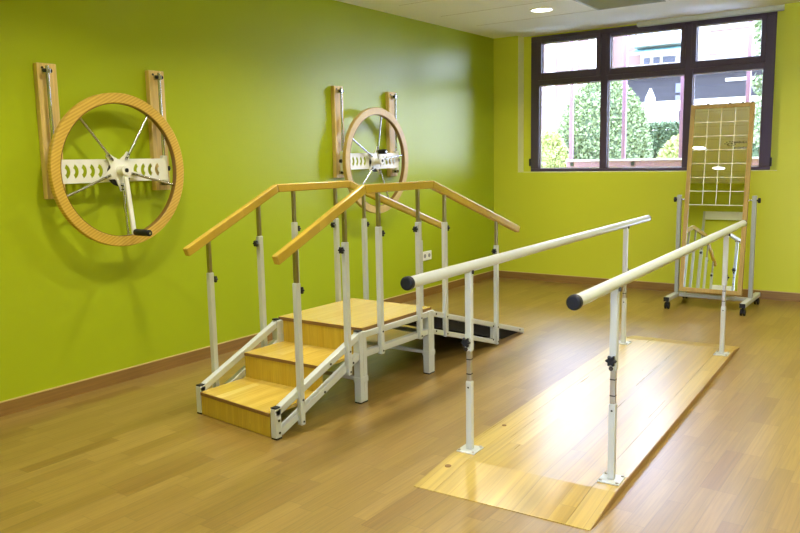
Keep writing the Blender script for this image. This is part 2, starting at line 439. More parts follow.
for (a, b) in [(0.541, 1.303), (1.388, 2.232), (2.320, 3.010)]:
    p = MB().box(a, b, D + 0.045, D + 0.050, 1.352, 2.342).build('pane', M['glass'], W)
    s = MB(); e = 0.011; ya, yb = D + 0.034, D + 0.045
    s.box(a, a + e, ya, yb, 1.352, 2.342).box(b - e, b, ya, yb, 1.352, 2.342).box(a, b, ya, yb, 1.352, 1.352 + e).box(a, b, ya, yb, 2.342 - e, 2.342)
    s.build('glazing_bead', M['seal'], p)
for hx_, hz in ((FX0 - 0.004, 1.43), (FX1 + 0.004, 1.40)):
    MB().box(hx_ - 0.010, hx_ + 0.010, D - 0.030, D + 0.0, hz - 0.045, hz + 0.045).build('hinge', M['black'], W, bevel=0.006)
# unseen double glazing behind the camera, added to bring in frontal daylight
DR = bpy.data.objects.new('added_glazing_1', None); COL.objects.link(DR); DR['kind'] = 'structure'; DR.location = ((GX0 + GX1) / 2, YF - 0.15, 0)
hw = (GX1 - GX0) / 2
f = MB()
for a, b in ((-hw, -hw + 0.08), (-0.05, 0.05), (hw - 0.08, hw)): f.box(a, b, -0.03, 0.03, 0, GZ1)
f.box(-hw, hw, -0.03, 0.03, GZ1 - 0.08, GZ1).box(-hw, hw, -0.03, 0.03, 0, 0.10)
f.build('frame', M['frame'], DR, bevel=0.004)
for a, b in ((-hw + 0.08, -0.05), (0.05, hw - 0.08)):
    MB().box(a, b, -0.004, 0.004, 0.10, GZ1 - 0.08).build('pane', M['glass'], DR)

# shallow blind housing at the right half of the window head
bl = thing('roller_blind', 'slim grey rolled up blind cassette under the ceiling above the window', 'blind', (2.47, L + 0.06, H))
MB().box(-0.73, 0.73, -0.03, 0.03, -0.045, 0.0).build('cassette', M['blind'], bl, bevel=0.006)
MB().cyl((-0.72, -0.01, -0.048), (0.72, -0.01, -0.048), 0.008, n=12).build('bottom_bar', M['vent'], bl)

# ------------------------------------------------------------------ wall socket
so = thing('wall_socket', 'white double wall socket low on the green wall', 'socket', (0, 6.965, 0.447))
MB().box(0, 0.010, -0.092, 0.092, -0.050, 0.050).build('plate', M['pvc'], so, bevel=0.004)
for sy in (-0.043, 0.043):
    MB().cyl((0.0095, sy, 0), (0.0115, sy, 0), 0.022, n=24).build('outlet', M['dark'], so)

# ================================================================== SHOULDER WHEELS
def crescent(cy, cz, r=0.036, w=0.026, flip=1, n=10):
    """curved slot: thick arc"""
    out = []
    ang = [R(-62) + i * R(124) / n for i in range(n + 1)]
    ccy = cy - flip * r * 0.72
    for t in ang: out.append((ccy + flip * (r + w / 2) * math.cos(t), cz + (r + w / 2) * math.sin(t) * 1.05))
    for t in ang[::-1]: out.append((ccy + flip * (r - w / 2) * math.cos(t), cz + (r - w / 2) * math.sin(t) * 1.0))
    return out

def shoulder_wheel(name, label, yc, zc, spokes, rim_mat, board_ys, crank):
    t = thing(name, label, 'exercise wheel', (0, yc, 0), 0, 'shoulder exercise wheels on the green wall')
    for k, (by, ry, bz0, bz1) in enumerate(board_ys):
        b = MB().box(0.0, 0.042, by - yc - 0.064, by - yc + 0.064, bz0, bz1).build('mounting_board', M['board'], t, bevel=0.004)
        yy = ry - yc
        MB().cyl((0.085, yy, bz0 + 0.045), (0.085, yy, bz1 - 0.02), 0.0105, n=16).build('guide_rod', M['chrome'], b, smooth=True)
        for zz in (bz1 - 0.05, bz0 + 0.05):
            MB().box(0.042, 0.100, yy - 0.014, yy + 0.014, zz - 0.016, zz + 0.016).build('rod_bracket', M['chrome'], b, bevel=0.003)
            for ka, kb_ in ((-0.030, -0.013), (0.013, 0.026)):
                MB().cyl((0.088, yy + ka, zz), (0.088, yy + kb_, zz), 0.012, n=12).build('rod_stop', M['black'], b, bevel=0.002)
        MB().cyl((0.042, by - yc - 0.03, bz1 - 0.028), (0.045, by - yc - 0.03, bz1 - 0.028), 0.008, n=12).build('screw', M['bolt'], b)
    ya, yb = board_ys[0][1] - yc, board_ys[1][1] - yc
    # sliding carriage with curved slots
    hz = 0.075
    outer = [(ya - 0.030, zc - hz), (yb + 0.008, zc - hz), (yb + 0.008, zc + hz), (ya - 0.030, zc + hz)]
    holes = []; yo = -0.008
    for q in range(5):
        cy = ya + yo + 0.075 + q * 0.0575
        holes.append(crescent(cy, zc, flip=1))
        cy = yb + yo - 0.065 - q * 0.0575
        if q < 4: holes.append(crescent(cy, zc, flip=-1))
    me = plate_with_holes(outer, holes, 0.100, 0.104, 'carriage_plate')
    pl = mesh_obj('carriage_plate', me, M['white_wheel'], t)
    for yy, sg in ((ya, -1), (yb, 1)):
        MB().box(0.068, 0.1, yy - 0.02, yy + 0.02, zc - 0.095, zc + 0.095).build('slide_block', M['white_wheel'], pl, bevel=0.003)
        MB().star((0.085, yy + sg * 0.022, zc + 0.005), (0, sg, 0), 0.019, 0.022, 6).build('clamp_knob', M['black'], pl, smooth=True)
    # brake disc behind, bearing, star plate
    MB().cyl((0.104, 0, zc - 0.02), (0.122, 0, zc - 0.02), 0.085, n=40).build('brake_disc', M['black'], t, bevel=0.004)
    st = []
    n = 90
    for i in range(n):
        a = 2 * PI * i / n
        dd = min(abs(((a - R(s) + PI) % (2 * PI)) - PI) for s in spokes)
        k = max(0.0, 1 - dd / R(36))
        rr = 0.070 + 0.068 * k ** 1.7
        if dd < R(7.5): rr = 0.138
        st.append((rr * math.cos(a), zc + rr * math.sin(a)))
    me = plate_with_holes(st, [], 0.122, 0.130, 'star_plate')
    sp_ = mesh_obj('star_plate', me, M['white_wheel'], t)
    MB().cyl((0.130, 0, zc), (0.200, 0, zc), 0.034, n=28).build('hub', M['white_wheel'], t, bevel=0.004, smooth=False)
    MB().cyl((0.200, 0, zc), (0.203, 0, zc), 0.014, n=18).build('axle_end', M['black'], t)
    for s in spokes:
        c_, s2 = math.cos(R(s)), math.sin(R(s))
        MB().cyl((0.137, 0.085 * c_, zc + 0.085 * s2), (0.137, 0.445 * c_, zc + 0.445 * s2), 0.0085, n=14).build('spoke', M['chrome'], t, smooth=True)
        for rr in (0.100, 0.125):
            MB().cyl((0.130, rr * c_ - 0.004, zc + rr * s2), (0.1475, rr * c_ - 0.004, zc + rr * s2), 0.0055, n=8).build('bolt', M['bolt'], sp_)
    rim = MB().ring((0, 0, zc), 0.502, 0.436, 0.118, 0.158).build('rim', rim_mat, t, smooth=True)
    # darker inner face of the rim is a lipping of its own
    lip = MB(); n = 96
    la = [[lip.bm.verts.new((x, 0.4355 * math.cos(2 * PI * i / n), zc + 0.4355 * math.sin(2 * PI * i / n))) for i in range(n)] for x in (0.120, 0.156)]
    lb = [[lip.bm.verts.new((x, 0.4325 * math.cos(2 * PI * i / n), zc + 0.4325 * math.sin(2 * PI * i / n))) for i in range(n)] for x in (0.120, 0.156)]
    for i in range(n):
        j = (i + 1) % n
        lip.bm.faces.new((la[0][i], la[1][i], la[1][j], la[0][j])); lip.bm.faces.new((lb[0][i], lb[1][i], lb[1][j], lb[0][j]))
        lip.bm.faces.new((la[0][i], lb[0][i], lb[0][j], la[0][j])); lip.bm.faces.new((la[1][i], lb[1][i], lb[1][j], la[1][j]))
    lip.build('inner_lip', M['rim_inner'], rim, smooth=True)
    # crank
    ang, ln, grip = crank
    c_, s2 = math.cos(R(ang)), math.sin(R(ang))
    e0 = Vector((0.182, 0.035 * c_, zc + 0.035 * s2)); e1 = Vector((0.205, ln * c_, zc + ln * s2))
    cr = MB().bar(e0, e1, 0.030, 0.016, up=(1, 0, 0)).build('crank_arm', M['white_wheel'], t, bevel=0.003)
    MB().cyl((e1.x - 0.012, e1.y - 0.0, e1.z + 0.015), (e1.x + 0.018, e1.y, e1.z + 0.015), 0.010, n=14).build('handle_pin', M['chrome'], cr, smooth=True)
    h0 = Vector((e1.x + 0.014, e1.y, e1.z + 0.015))
    g = MB().cyl(h0, h0 + Vector((grip, 0, 0)), 0.022, n=20).build('handle', M['black'], cr, bevel=0.004, smooth=True)
    MB().cyl(h0 + Vector((grip, 0, 0)), h0 + Vector((grip + 0.004, 0, 0)), 0.009, n=14).build('handle_screw', M['chrome'], g)
    return t

shoulder_wheel('shoulder_wheel', 'large striped wooden shoulder wheel with its crank hanging down, nearest the camera',
               3.105, 1.462, [129, 57, -15, -87, -159], M['rim_striped'], [(2.698, 2.675, 1.295, 2.125), (3.508, 3.495, 1.315, 2.145)], (-87, 0.425, 0.150))
shoulder_wheel('shoulder_wheel', 'plain wooden shoulder wheel farther along the wall, behind the stair handrails',
               5.925, 1.488, [79, 151, 7, -65, -137], M['rim_plain'], [(5.495, 5.475, 1.340, 2.168), (6.330, 6.315, 1.330, 2.163)], (138, 0.105, 0.085))

# ================================================================== EXERCISE STAIRS
SX, SXL, SXR = 1.35, -0.345, 0.345       # frames at x = SX +- 0.345
FXL, FXR = -0.342, 0.352      # side frames
PXL, PXR = -0.374, 0.377      # posts on their outer faces
st = thing('training_stairs', 'wooden training stairs with white steel frame, wooden handrails and far ramp', 'exercise stairs', (SX, 0, 0))
TW = 0.318
def tread(ya, yb, z, name, mat, parent=st):
    o = MB().box(-TW, TW, ya, yb, z - 0.020, z).build(name, mat, parent, bevel=0.0015)
    MB().box(-TW - 0.001, TW + 0.001, ya - 0.0035, ya, z - 0.021, z - 0.002).build('front_edge', M['edge'], o)
    return o
Z1, Z2, Z3 = 0.142, 0.305, 0.470
Y1, Y2, Y3, Y4 = 2.925, 3.290, 3.645, 4.430
def skew(ya, yb, za, zb, w_, name, mat, parent):
    # first step: its front runs very slightly askew between the two side frames
    return MB().prism([(-w_, ya + 0.023), (w_, ya - 0.041), (w_, yb), (-w_, yb)], 'Z', za, zb).build(name, mat, parent)
t1 = skew(2.902, Y2 + 0.01, Z1 - 0.020, Z1, TW, 'tread', M['tread'], st)
MB().prism([(-TW, 2.921), (TW, 2.857), (TW, 2.861), (-TW, 2.925)], 'Z', Z1 - 0.021, Z1 - 0.002).build('front_edge', M['edge'], t1)
MB().prism([(-TW, 2.926), (TW, 2.862), (TW, 2.877), (-TW, 2.941)], 'Z', 0.004, Z1 - 0.021).build('riser', M['riser'], st)
tread(Y2, Y3 + 0.01, Z2, 'tread', M['tread'])
dk = MB().box(-TW - 0.035, TW + 0.035, Y3, Y4, Z3 - 0.022, Z3).build('platform', M['deck'], st, bevel=0.0015)
MB().box(-TW - 0.036, TW + 0.036, Y3 - 0.004, Y3, Z3 - 0.023, Z3 - 0.002).box(TW + 0.035, TW + 0.039, Y3, Y4, Z3 - 0.023, Z3 - 0.002).box(-TW - 0.039, -TW - 0.035, Y3, Y4, Z3 - 0.023, Z3 - 0.002).build('board_edge', M['edge'], dk)
for (yy, za, zb) in ((Y2, Z1, Z2 - 0.021), (Y3, Z2, Z3 - 0.023)):
    MB().box(-TW, TW, yy + 0.001, yy + 0.016, za, zb).build('riser', M['riser'], st)
# ramp: black board sloping to the floor
rb = MB().prism([(Y4 + 0.005, 0.330), (Y4 + 0.005, 0.440), (5.905, 0.010), (5.925, 0.002), (5.56, 0.002)], 'X', -TW, TW).build('ramp', M['rubber'], st)
rb['label'] = 'black ramp board'
# side frames
for sgn in (-1, 1):
    x = FXR if sgn > 0 else FXL; S = 0.040; fy = -0.045 if sgn > 0 else 0.025
    f = MB()
    f.bar((x, 2.905 + fy, 0.143), (x, 3.615, 0.436), S, S).bar((x, 2.940 + fy, 0.032), (x, 3.615, 0.312), S, S)
    f.box(x - S / 2, x + S / 2, 3.60, 4.43, 0.408, 0.447).box(x - S / 2, x + S / 2, 3.60, 4.43, 0.285, 0.325)
    f.bar((x, 4.42, 0.427), (x, 5.86, 0.022), S, S * 0.95).bar((x, 4.42, 0.300), (x, 5.36, 0.026), S, S * 0.9)
    f.box(x - S / 2, x + S / 2, 2.898 + fy, 2.942 + fy, 0.008, 0.172)
    f.box(x - 0.014, x + 0.014, 5.315, 5.343, 0.03, 0.16)
    fr = f.build('side_frame', M['white'], st, bevel=0.004)
    cp = MB().box(x - S / 2 + 0.001, x + S / 2 - 0.001, 2.899 + fy, 2.941 + fy, 0.172, 0.180).build('end_cap', M['black'], fr, bevel=0.003)
    MB().box(x - S / 2, x + S / 2, 3.585, 3.625, 0.455, 0.464).build('end_cap', M['black'], fr, bevel=0.003)
    MB().box(x - S / 2, x + S / 2, 2.900 + fy, 2.940 + fy, 0.0, 0.008).build('foot', M['black'], fr)
    for (yy, zz) in ((2.922 + fy, 0.105), (2.925 + fy, 0.035), (3.26, 0.165), (3.32, 0.318), (3.53, 0.277), (4.47, 0.414), (4.47, 0.290), (5.31, 0.165), (5.31, 0.055), (5.78, 0.046)):
        MB().cyl((x - sgn * 0.0, yy, zz), (x + sgn * (S / 2 + 0.003), yy, zz), 0.0075, n=10).build('bolt', M['bolt'], fr)
    for yy in (3.625, 4.398):
        lg = MB()
        lg.box(x - 0.025, x + 0.025, yy - 0.036, yy - 0.001, 0.008, 0.45).box(x - 0.025, x + 0.025, yy + 0.001, yy + 0.036, 0.008, 0.45)
        lo = lg.build('leg', M['white'], st, bevel=0.003)
        MB().box(x - 0.029, x + 0.029, yy - 0.040, yy + 0.040, 0.132, 0.168).build('leg_collar', M['white'], lo, bevel=0.004)
        MB().box(x - 0.024, x + 0.024, yy - 0.035, yy + 0.035, 0.0, 0.008).build('foot', M['black'], lo)
for yy in (3.625, 4.398):
    MB().box(-0.318, 0.326, yy - 0.012, yy + 0.012, 0.138, 0.162).build('cross_bar', M['white'], st, bevel=0.002)
# posts
RL = [(2.915, 0.980), (3.685, 1.325), (4.440, 1.325), (5.745, 0.905)]
def rail_z(y):
    for (a, za), (b, zb) in zip(RL, RL[1:]):
        if y <= b: return za + (zb - za) * (y - a) / (b - a)
    return RL[-1][1]
POSTS = [(3.070, 0.032, 0.838, 1), (3.497, 0.215, 1.022, -1), (3.830, 0.274, 1.086, 1), (4.272, 0.280, 1.080, -1), (4.605, 0.230, 1.054, 1), (5.371, 0.012, 0.812, -1)]
for sgn in (-1, 1):
    x = PXR if sgn > 0 else PXL; yo = -0.020 if sgn > 0 else 0.022
    for (py, pb, pt, kd) in POSTS:
        py += yo
        po = MB().box(x - 0.0165, x + 0.0165, py - 0.0165, py + 0.0165, pb, pt).build('post', M['white'], st, bevel=0.004)
        MB().box(x - 0.0115, x + 0.0115, py - 0.0115, py + 0.0115, pt, rail_z(py) - 0.022).build('inner_tube', M['inner'], po, bevel=0.003)
        kb = MB(); kz = pt - 0.045
        kb.cyl((x, py + kd * 0.0165, kz), (x, py + kd * 0.026, kz), 0.008, n=12)
        kb.star((x, py + kd * 0.026, kz), (0, kd, 0), 0.0225, 0.020, 6)
        kb.build('knob', M['black'], po, smooth=True)
        for zz in (pb + 0.02, pb + 0.145):
            if py > 5 and zz > 0.15: zz = 0.152
            MB().cyl((x, py + 0.002, zz), (x + sgn * 0.019, py + 0.002, zz), 0.0065, n=10).build('bolt', M['bolt'], po)
    # handrail: three mitred lengths
    w2, h2 = 0.021, 0.027
    secs = []
    d_ = [Vector((0, b[0] - a[0], b[1] - a[1])).normalized() for a, b in zip(RL, RL[1:])]
    nrm = [Vector((0, -d.z, d.y)) for d in d_]
    off = [nrm[0], (nrm[0] + nrm[1]) / (1 + nrm[0].dot(nrm[1])), (nrm[1] + nrm[2]) / (1 + nrm[1].dot(nrm[2])), nrm[2]]
    for k in range(3):
        hb = MB(); ends = []
        for q in (k, k + 1):
            p = Vector((x, RL[q][0] + yo * (1.0 if sgn > 0 else 0.2), RL[q][1])); o_ = off[q]
            sh = d_[k] * (0.0008 if q == k else -0.0008)
            ends.append([hb.bm.verts.new(p + sh + Vector((sx * w2, 0, 0)) + o_ * (sz * h2)) for sx, sz in ((-1, -1), (1, -1), (1, 1), (-1, 1))])
        a, b = ends
        hb.bm.faces.new(a); hb.bm.faces.new(b[::-1])
        for q in range(4): hb.bm.faces.new((a[q], a[(q + 1) % 4], b[(q + 1) % 4], b[q]))
        hb.build('handrail', M['rail'], st, bevel=0.008, seg=3)

# ================================================================== PARALLEL BARS
pb = thing('parallel_bars', 'white height adjustable parallel walking bars bolted to a long varnished pine platform', 'parallel bars', (3.097, 2.786, 0), math.atan(0.041))
PW, PT, PL = 0.418, 0.036, 3.46
R0, R1 = 0.33, 3.20
SE = 0.105
def strip(xa, xb, nm, mat):
    return MB().prism([(0.0, 0.0), (0.0, 0.003), (R0, PT), (R1, PT), (PL, 0.003), (PL, 0.0)], 'X', xa, xb).build(nm, mat, pb)
strip(-PW, -PW + SE, 'platform_board', M['pine_ramp'])
strip(-PW + SE + 0.0015, PW - SE - 0.0015, 'platform_board', M['pine_ramp'])
strip(PW - SE, PW, 'platform_board', M['pine_ramp'])
for sgn in (-1, 1):
    MB().prism([(0.02, 0.0005), (R0, PT - 0.003), (R1, PT - 0.003), (PL - 0.02, 0.0005)], 'X', sgn * PW, sgn * (PW + 0.004)).build('side_lipping', M['pine_side'], pb)
for (xx, yy, rr) in ((-0.368, 0.235, 0.016), (-0.365, 0.86, 0.012)):
    k_ = MB().cyl((xx, yy, 0.0), (xx, yy, PT * min(1, yy / R0) + 0.003), rr, n=20).build('wood_knot', M['edge'], pb)
def pbar(sx, z, ya, yb, knob_lo):
    x = sx * 0.362
    hb = MB().cyl((x, ya + 0.03, z), (x, yb - 0.03, z), 0.0262, n=32).build('bar', M['white'], pb, smooth=True)
    for a, b in ((ya, ya + 0.035), (yb - 0.035, yb)):
        MB().cyl((x, a, z), (x, b, z), 0.0305 if a == ya else 0.027, n=32).build('end_cap', M['knobs'], hb, bevel=0.008, smooth=True, seg=3)
    for py, kd in ((0.452, -1), (3.03, 1)):
        fl = MB()
        fl.box(x - 0.050, x + 0.050, py - 0.055, py + 0.055, PT, PT + 0.006)
        bp = fl.build('base_plate', M['white'], pb, bevel=0.002)
        for dx in (-0.038, 0.038):
            for dy in (-0.043, 0.043):
                MB().cyl((x + dx, py + dy, PT + 0.006), (x + dx, py + dy, PT + 0.012), 0.007, n=10).build('screw', M['galv'], bp)
        po = MB().box(x - 0.0155, x + 0.0155, py - 0.0155, py + 0.0155, PT + 0.006, 0.395).build('lower_post', M['white'], pb, bevel=0.004)
        MB().cyl((x + 0.0, py - 0.0160 , 0.365), (x, py - 0.0175, 0.365), 0.005, n=10).build('bolt', M['bolt'], po)
        it = MB().box(x - 0.0115, x + 0.0115, py - 0.0115, py + 0.0115, 0.395, 0.560)
        io = it.build('inner_tube', M['galv'], pb, bevel=0.002)
        for zz in (0.430, 0.505):
            MB().box(x - 0.0120, x + 0.0120, py - 0.0120, py + 0.0120, zz, zz + 0.006).build('notch', M['bolt'], io)
        uo = MB().box(x - 0.0165, x + 0.0165, py - 0.0165, py + 0.0165, 0.550, z - 0.020).build('upper_post', M['white'], pb, bevel=0.004)
        kb = MB().cyl((x, py + kd * 0.0165, 0.60), (x, py + kd * 0.030, 0.60), 0.008, n=12).star((x, py + kd * 0.030, 0.60), (0, kd, 0), 0.026, 0.020, 6)
        kb.build('knob', M['knobs'], uo, smooth=True)
        MB().cyl((x, py + kd * 0.016, 0.565), (x, py + kd * 0.036, 0.565), 0.011, n=14).build('locking_pin', M['white'], uo, bevel=0.002)
        MB().cyl((x, py + kd * 0.036, 0.565), (x, py + kd * 0.040, 0.565), 0.010, n=14).build('pin_end', M['bolt'], uo)
        for dx in (-0.022, 0.022):
            MB().cyl((x + dx, py, z - 0.034), (x + dx, py, z - 0.016), 0.006, n=10).build('bolt', M['bolt'], uo)
pbar(-1, 0.972, -0.125, 3.66, 0)
pbar(1, 0.942, -0.070, 3.76, 0)

# ================================================================== MOBILE MIRROR
TILT = R(7.2)
mi = thing('tilting_mirror', 'tall wood framed posture mirror with white grid on a wheeled white stand', 'mirror', (2.795, 7.83, 0))
for sgn in (-1, 1):
    x = 0.345 * sgn
    b = MB().box(x - 0.025, x + 0.025, -0.35, 0.36, 0.078, 0.118).build('base_bar', M['white'], mi, bevel=0.004)
    for yy in (-0.315, 0.325):
        c = MB().cyl((x - 0.022, yy, 0.033), (x - 0.006, yy, 0.033), 0.033, n=24).cyl((x + 0.006, yy, 0.033), (x + 0.022, yy, 0.033), 0.033, n=24)
        c.box(x - 0.007, x + 0.007, yy - 0.02, yy + 0.02, 0.03, 0.075)
        c.build('caster', M['black'], b, bevel=0.003)
        MB().box(x - 0.026, x + 0.026, yy - 0.037 if yy < 0 else yy + 0.035, yy - 0.035 if yy < 0 else yy + 0.037, 0.077, 0.119).build('end_cap', M['black'], b)
    p = MB().box(x - 0.019, x + 0.019, -0.019, 0.019, 0.118, 1.095).build('post', M['stand'], mi, bevel=0.003)
    kb = MB().cyl((x + sgn * 0.019, 0, 1.05), (x + sgn * 0.030, 0, 1.05), 0.009, n=12).star((x + sgn * 0.030, 0, 1.05), (sgn, 0, 0), 0.028, 0.022, 6)
    kb.build('knob', M['black'], p, smooth=True)
    MB().cyl((sgn * 0.285, 0, 1.05), (x - sgn * 0.019, 0, 1.05), 0.006, n=10).build('pivot_pin', M['chrome'], p)
MB().box(-0.32, 0.32, -0.022, 0.022, 0.080, 0.116).build('cross_bar', M['white'], mi, bevel=0.003)
# leaning panel, local frame with its pivot at z = 0
pv = Matrix.Translation((0, 0, 1.05)) @ Matrix.Rotation(-TILT, 4, 'X')
ZB, ZT, HW, FWD = -0.905, 0.925, 0.290, 0.017
f = MB(); fw = 0.040
f.box(-HW, -HW + fw, -FWD, FWD, ZB, ZT).box(HW - fw, HW, -FWD, FWD, ZB, ZT).box(-HW + fw, HW - fw, -FWD, FWD, ZT - fw, ZT).box(-HW + fw, HW - fw, -FWD, FWD, ZB, ZB + fw)
fr = f.build('mirror_frame', M['mirror_frame'], mi, bevel=0.003); fr.matrix_local = pv
for xx in (-0.13, 0.07, 0.185, 0.272):
    MB().box(xx - 0.011, xx + 0.011, -FWD - 0.002, -FWD + 0.008, ZT - 0.006, ZT + 0.008).build('clip', M['bolt'], fr)
MB().box(-HW, HW, FWD, FWD + 0.004, ZB, ZT).build('backing', M['edge'], fr)
gl = MB().box(-HW + fw, HW - fw, -0.006, 0.010, ZB + fw, ZT - fw).build('mirror_glass', M['mirror'], mi); gl.matrix_local = pv
g = MB(); iw = HW - fw; top = ZT - fw; cell = 0.1335
for k in range(1, 4):
    xx = -iw + k * iw / 2
    g.box(xx - 0.0028, xx + 0.0028, -0.0072, -0.006, top - 7 * cell, top)
for k in range(1, 8):
    zz = top - k * cell
    g.box(-iw, iw, -0.0072, -0.006, zz - 0.0028, zz + 0.0028)
g.build('grid_lines', M['gridline'], gl)
# small faded print: a swirl and two rows of tiny marks
lg = MB()
cx, cz = 0.098, top - 2.62 * cell
for k in range(16):
    a = k * 0.62; r1 = 0.012 + 0.0022 * k
    p = Vector((cx + r1 * math.cos(a) * 1.15, -0.0068, cz + r1 * 0.62 * math.sin(a)))
    lg.box(p.x - 0.008, p.x + 0.008, -0.0072, -0.006, p.z - 0.004, p.z + 0.004)
for row, (z_, xs, xe) in enumerate(((top - 2.50 * cell, 0.135, 0.240), (top - 2.90 * cell, 0.135, 0.245))):
    n = 9
    for k in range(n):
        xx = xs + (xe - xs) * k / (n - 1)
        h = 0.014 if (k * 7 + row * 3) % 3 else 0.022
        lg.box(xx - 0.0042, xx + 0.0042, -0.0072, -0.006, z_ - h / 2, z_ + h / 2)
    lg.box(xs, xe, -0.0071, -0.006, z_ - 0.0035, z_ - 0.001)
lg.build('printed_mark', M['print'], gl)

# ================================================================== NEAR END WALL (only seen in the mirror)
wp = thing('wall_rack', 'white steel wall rack with pale top panel, reflected in the mirror', 'rack', (1.25, YN, 0))
for xx in (-0.48, 0.48):
    MB().box(xx - 0.02, xx + 0.02, 0.0, 0.04, 0.6, 2.36).build('upright', M['white'], wp, bevel=0.003)
MB().box(-0.46, 0.46, 0.03, 0.05, 2.20, 2.36).build('top_panel', M['white_wheel'], wp, bevel=0.003)
MB().box(-0.46, 0.46, 0.005, 0.03, 0.62, 0.66).build('lower_rail', M['white'], wp, bevel=0.003)
ch = thing('chair', 'white plastic backed chair reflected low in the mirror', 'chair', (1.27, 0.45, 0))
MB().box(-0.19, 0.19, -0.20, -0.17, 0.60, 0.90).build('backrest', M['pvc'], ch, bevel=0.014, seg=3)
MB().box(-0.21, 0.21, -0.17, 0.22, 0.42, 0.45).build('seat', M['pvc'], ch, bevel=0.012, seg=3)
for xx in (-0.18, 0.18):
    MB().bar((xx, -0.185, 0.0), (xx, -0.185, 0.62), 0.022, 0.022, up=(0, 1, 0)).build('leg', M['chrome'], ch)
    MB().bar((xx, 0.19, 0.0), (xx, 0.19, 0.43), 0.022, 0.022, up=(0, 1, 0)).build('leg', M['chrome'], ch)

# ================================================================== OUTDOORS (seen through the window)
GZ = 0.55
struct(MB().box(-40, 40, L + 0.33, 60, GZ - 0.2, GZ).build('ground', M['paving']))

def foliage(name, parent, mat, shape, n, size, seed, drop=0.0):
    """leaf blades scattered through a crown: shape(u) returns (point, outward normal)"""
    rnd = random.Random(seed)
    m = MB(); bm = m.bm
    for _ in range(n):
        p, nn = shape(rnd)
        t = Vector((rnd.uniform(-1, 1), rnd.uniform(-1, 1), rnd.uniform(-1, 1)))
        d = (nn * 0.7 + t * 0.7 + Vector((0, 0, -drop))).normalized()
        s = d.cross(Vector((rnd.uniform(-1, 1), rnd.uniform(-1, 1), rnd.uniform(-0.3, 1)))).normalized()
        l = size * rnd.uniform(0.7, 1.4); w_ = l * 0.36
        c = d.cross(s) * (l * 0.12)
        v = [bm.verts.new(q) for q in (p, p + d * l * 0.5 + s * w_ + c, p + d * l, p + d * l * 0.5 - s * w_ + c)]
        bm.faces.new((v[0], v[1], v[2])); bm.faces.new((v[0], v[2], v[3]))
    me = bpy.data.meshes.new(name); bm.to_mesh(me); bm.free(); me.materials.append(mat)
    o = bpy.data.objects.new(name, me); COL.objects.link(o); o.parent = parent
    return o

def ellip(rx, ry, rz, zc, jit=0.14):
    def f(rnd):
        v = Vector((rnd.gauss(0, 1), rnd.gauss(0, 1), rnd.gauss(0, 1))).normalized()
        k = 1 - jit * rnd.random()
        return Vector((v.x * rx * k, v.y * ry * k, zc + v.z * rz * k)), Vector((v.x / rx, v.y / ry, v.z / rz)).normalized()
    return f
def bush(name, label, cat, x, y, rx, rz, zc, mat, n, size, seed, group=None, ry=None):
    t = thing(name, label, cat, (x, y, GZ), 0, group)
    ry = ry or rx
    MB().sphere((0, 0, zc), 1.0, (rx * 0.84, ry * 0.84, rz * 0.84), 20).build('inner_growth', mat, t, smooth=True)
    MB().cyl((0, 0, 0), (0, 0, max(0.15, zc)), 0.04, 0.03, n=10).build('stem', M['bark'], t)
    foliage('foliage', t, mat, ellip(rx, ry, rz, zc), n, size, seed)
    return t

# steel railing close outside the window: plum posts and a low beam
ry = L + 1.3
rl = thing('terrace_frame', 'plum red steel posts and low beam just outside the window', 'railing', (1.2, ry, GZ))
for px in (0.47, 1.185, 1.905, 2.65):
    MB().box(px - 1.2 - 0.024, px - 1.2 + 0.024, -0.024, 0.024, 0.0, 4.2 - GZ).build('post', M['plum'], rl, bevel=0.004)
bm_ = MB().box(0.42 - 1.2, 3.6 - 1.2, -0.04, 0.04, 1.335 - GZ, 1.425 - GZ).build('beam', M['plum'], rl, bevel=0.004)
MB().box(0.42 - 1.2, 3.6 - 1.2, -0.055, 0.055, 1.425 - GZ, 1.448 - GZ).build('coping', M['beige_cap'], bm_)
MB().box(0.42 - 1.2, 3.6 - 1.2, -0.035, 0.035, 0.0, 1.335 - GZ).build('lower_panel', M['plum'], rl)
for px in (0.50, 1.32):
    MB().box(px - 1.2 - 0.02, px - 1.2 + 0.02, -0.052, -0.04, 1.36 - GZ, 1.41 - GZ).build('bracket', M['black'], bm_)

# columnar thuja
th = thing('thuja_tree', 'broad green conical thuja behind the left and middle panes', 'tree', (-0.19, L + 4.2, GZ))
def cone(rnd):
    while True:
        t = rnd.random(); a = rnd.uniform(0, 2 * PI)
        r = 0.86 * (1 - t ** 5.5) ** 0.75 * (0.80 + 0.20 * min(1, t * 3)) * (1 - 0.22 * t)
        if rnd.random() < 0.25 + r: break
    k = 1 - 0.16 * rnd.random()
    return Vector((r * k * math.cos(a), r * k * math.sin(a), 0.15 + t * 2.12)), Vector((math.cos(a), math.sin(a), 0.45)).normalized()
foliage('foliage', th, M['leaf_thuja'], cone, 17000, 0.055, 3)
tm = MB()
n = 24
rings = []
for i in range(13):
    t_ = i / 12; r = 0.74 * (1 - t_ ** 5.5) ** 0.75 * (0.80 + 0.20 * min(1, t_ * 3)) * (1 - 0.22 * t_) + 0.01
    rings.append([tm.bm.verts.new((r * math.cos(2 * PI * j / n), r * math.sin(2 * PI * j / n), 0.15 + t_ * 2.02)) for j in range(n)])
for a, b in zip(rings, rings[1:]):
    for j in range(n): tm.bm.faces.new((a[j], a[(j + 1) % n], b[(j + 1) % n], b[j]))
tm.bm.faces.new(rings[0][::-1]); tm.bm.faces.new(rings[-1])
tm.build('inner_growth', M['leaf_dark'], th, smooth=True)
MB().cyl((0, 0, 0), (0, 0, 0.5), 0.06, n=10).build('trunk', M['bark'], th)

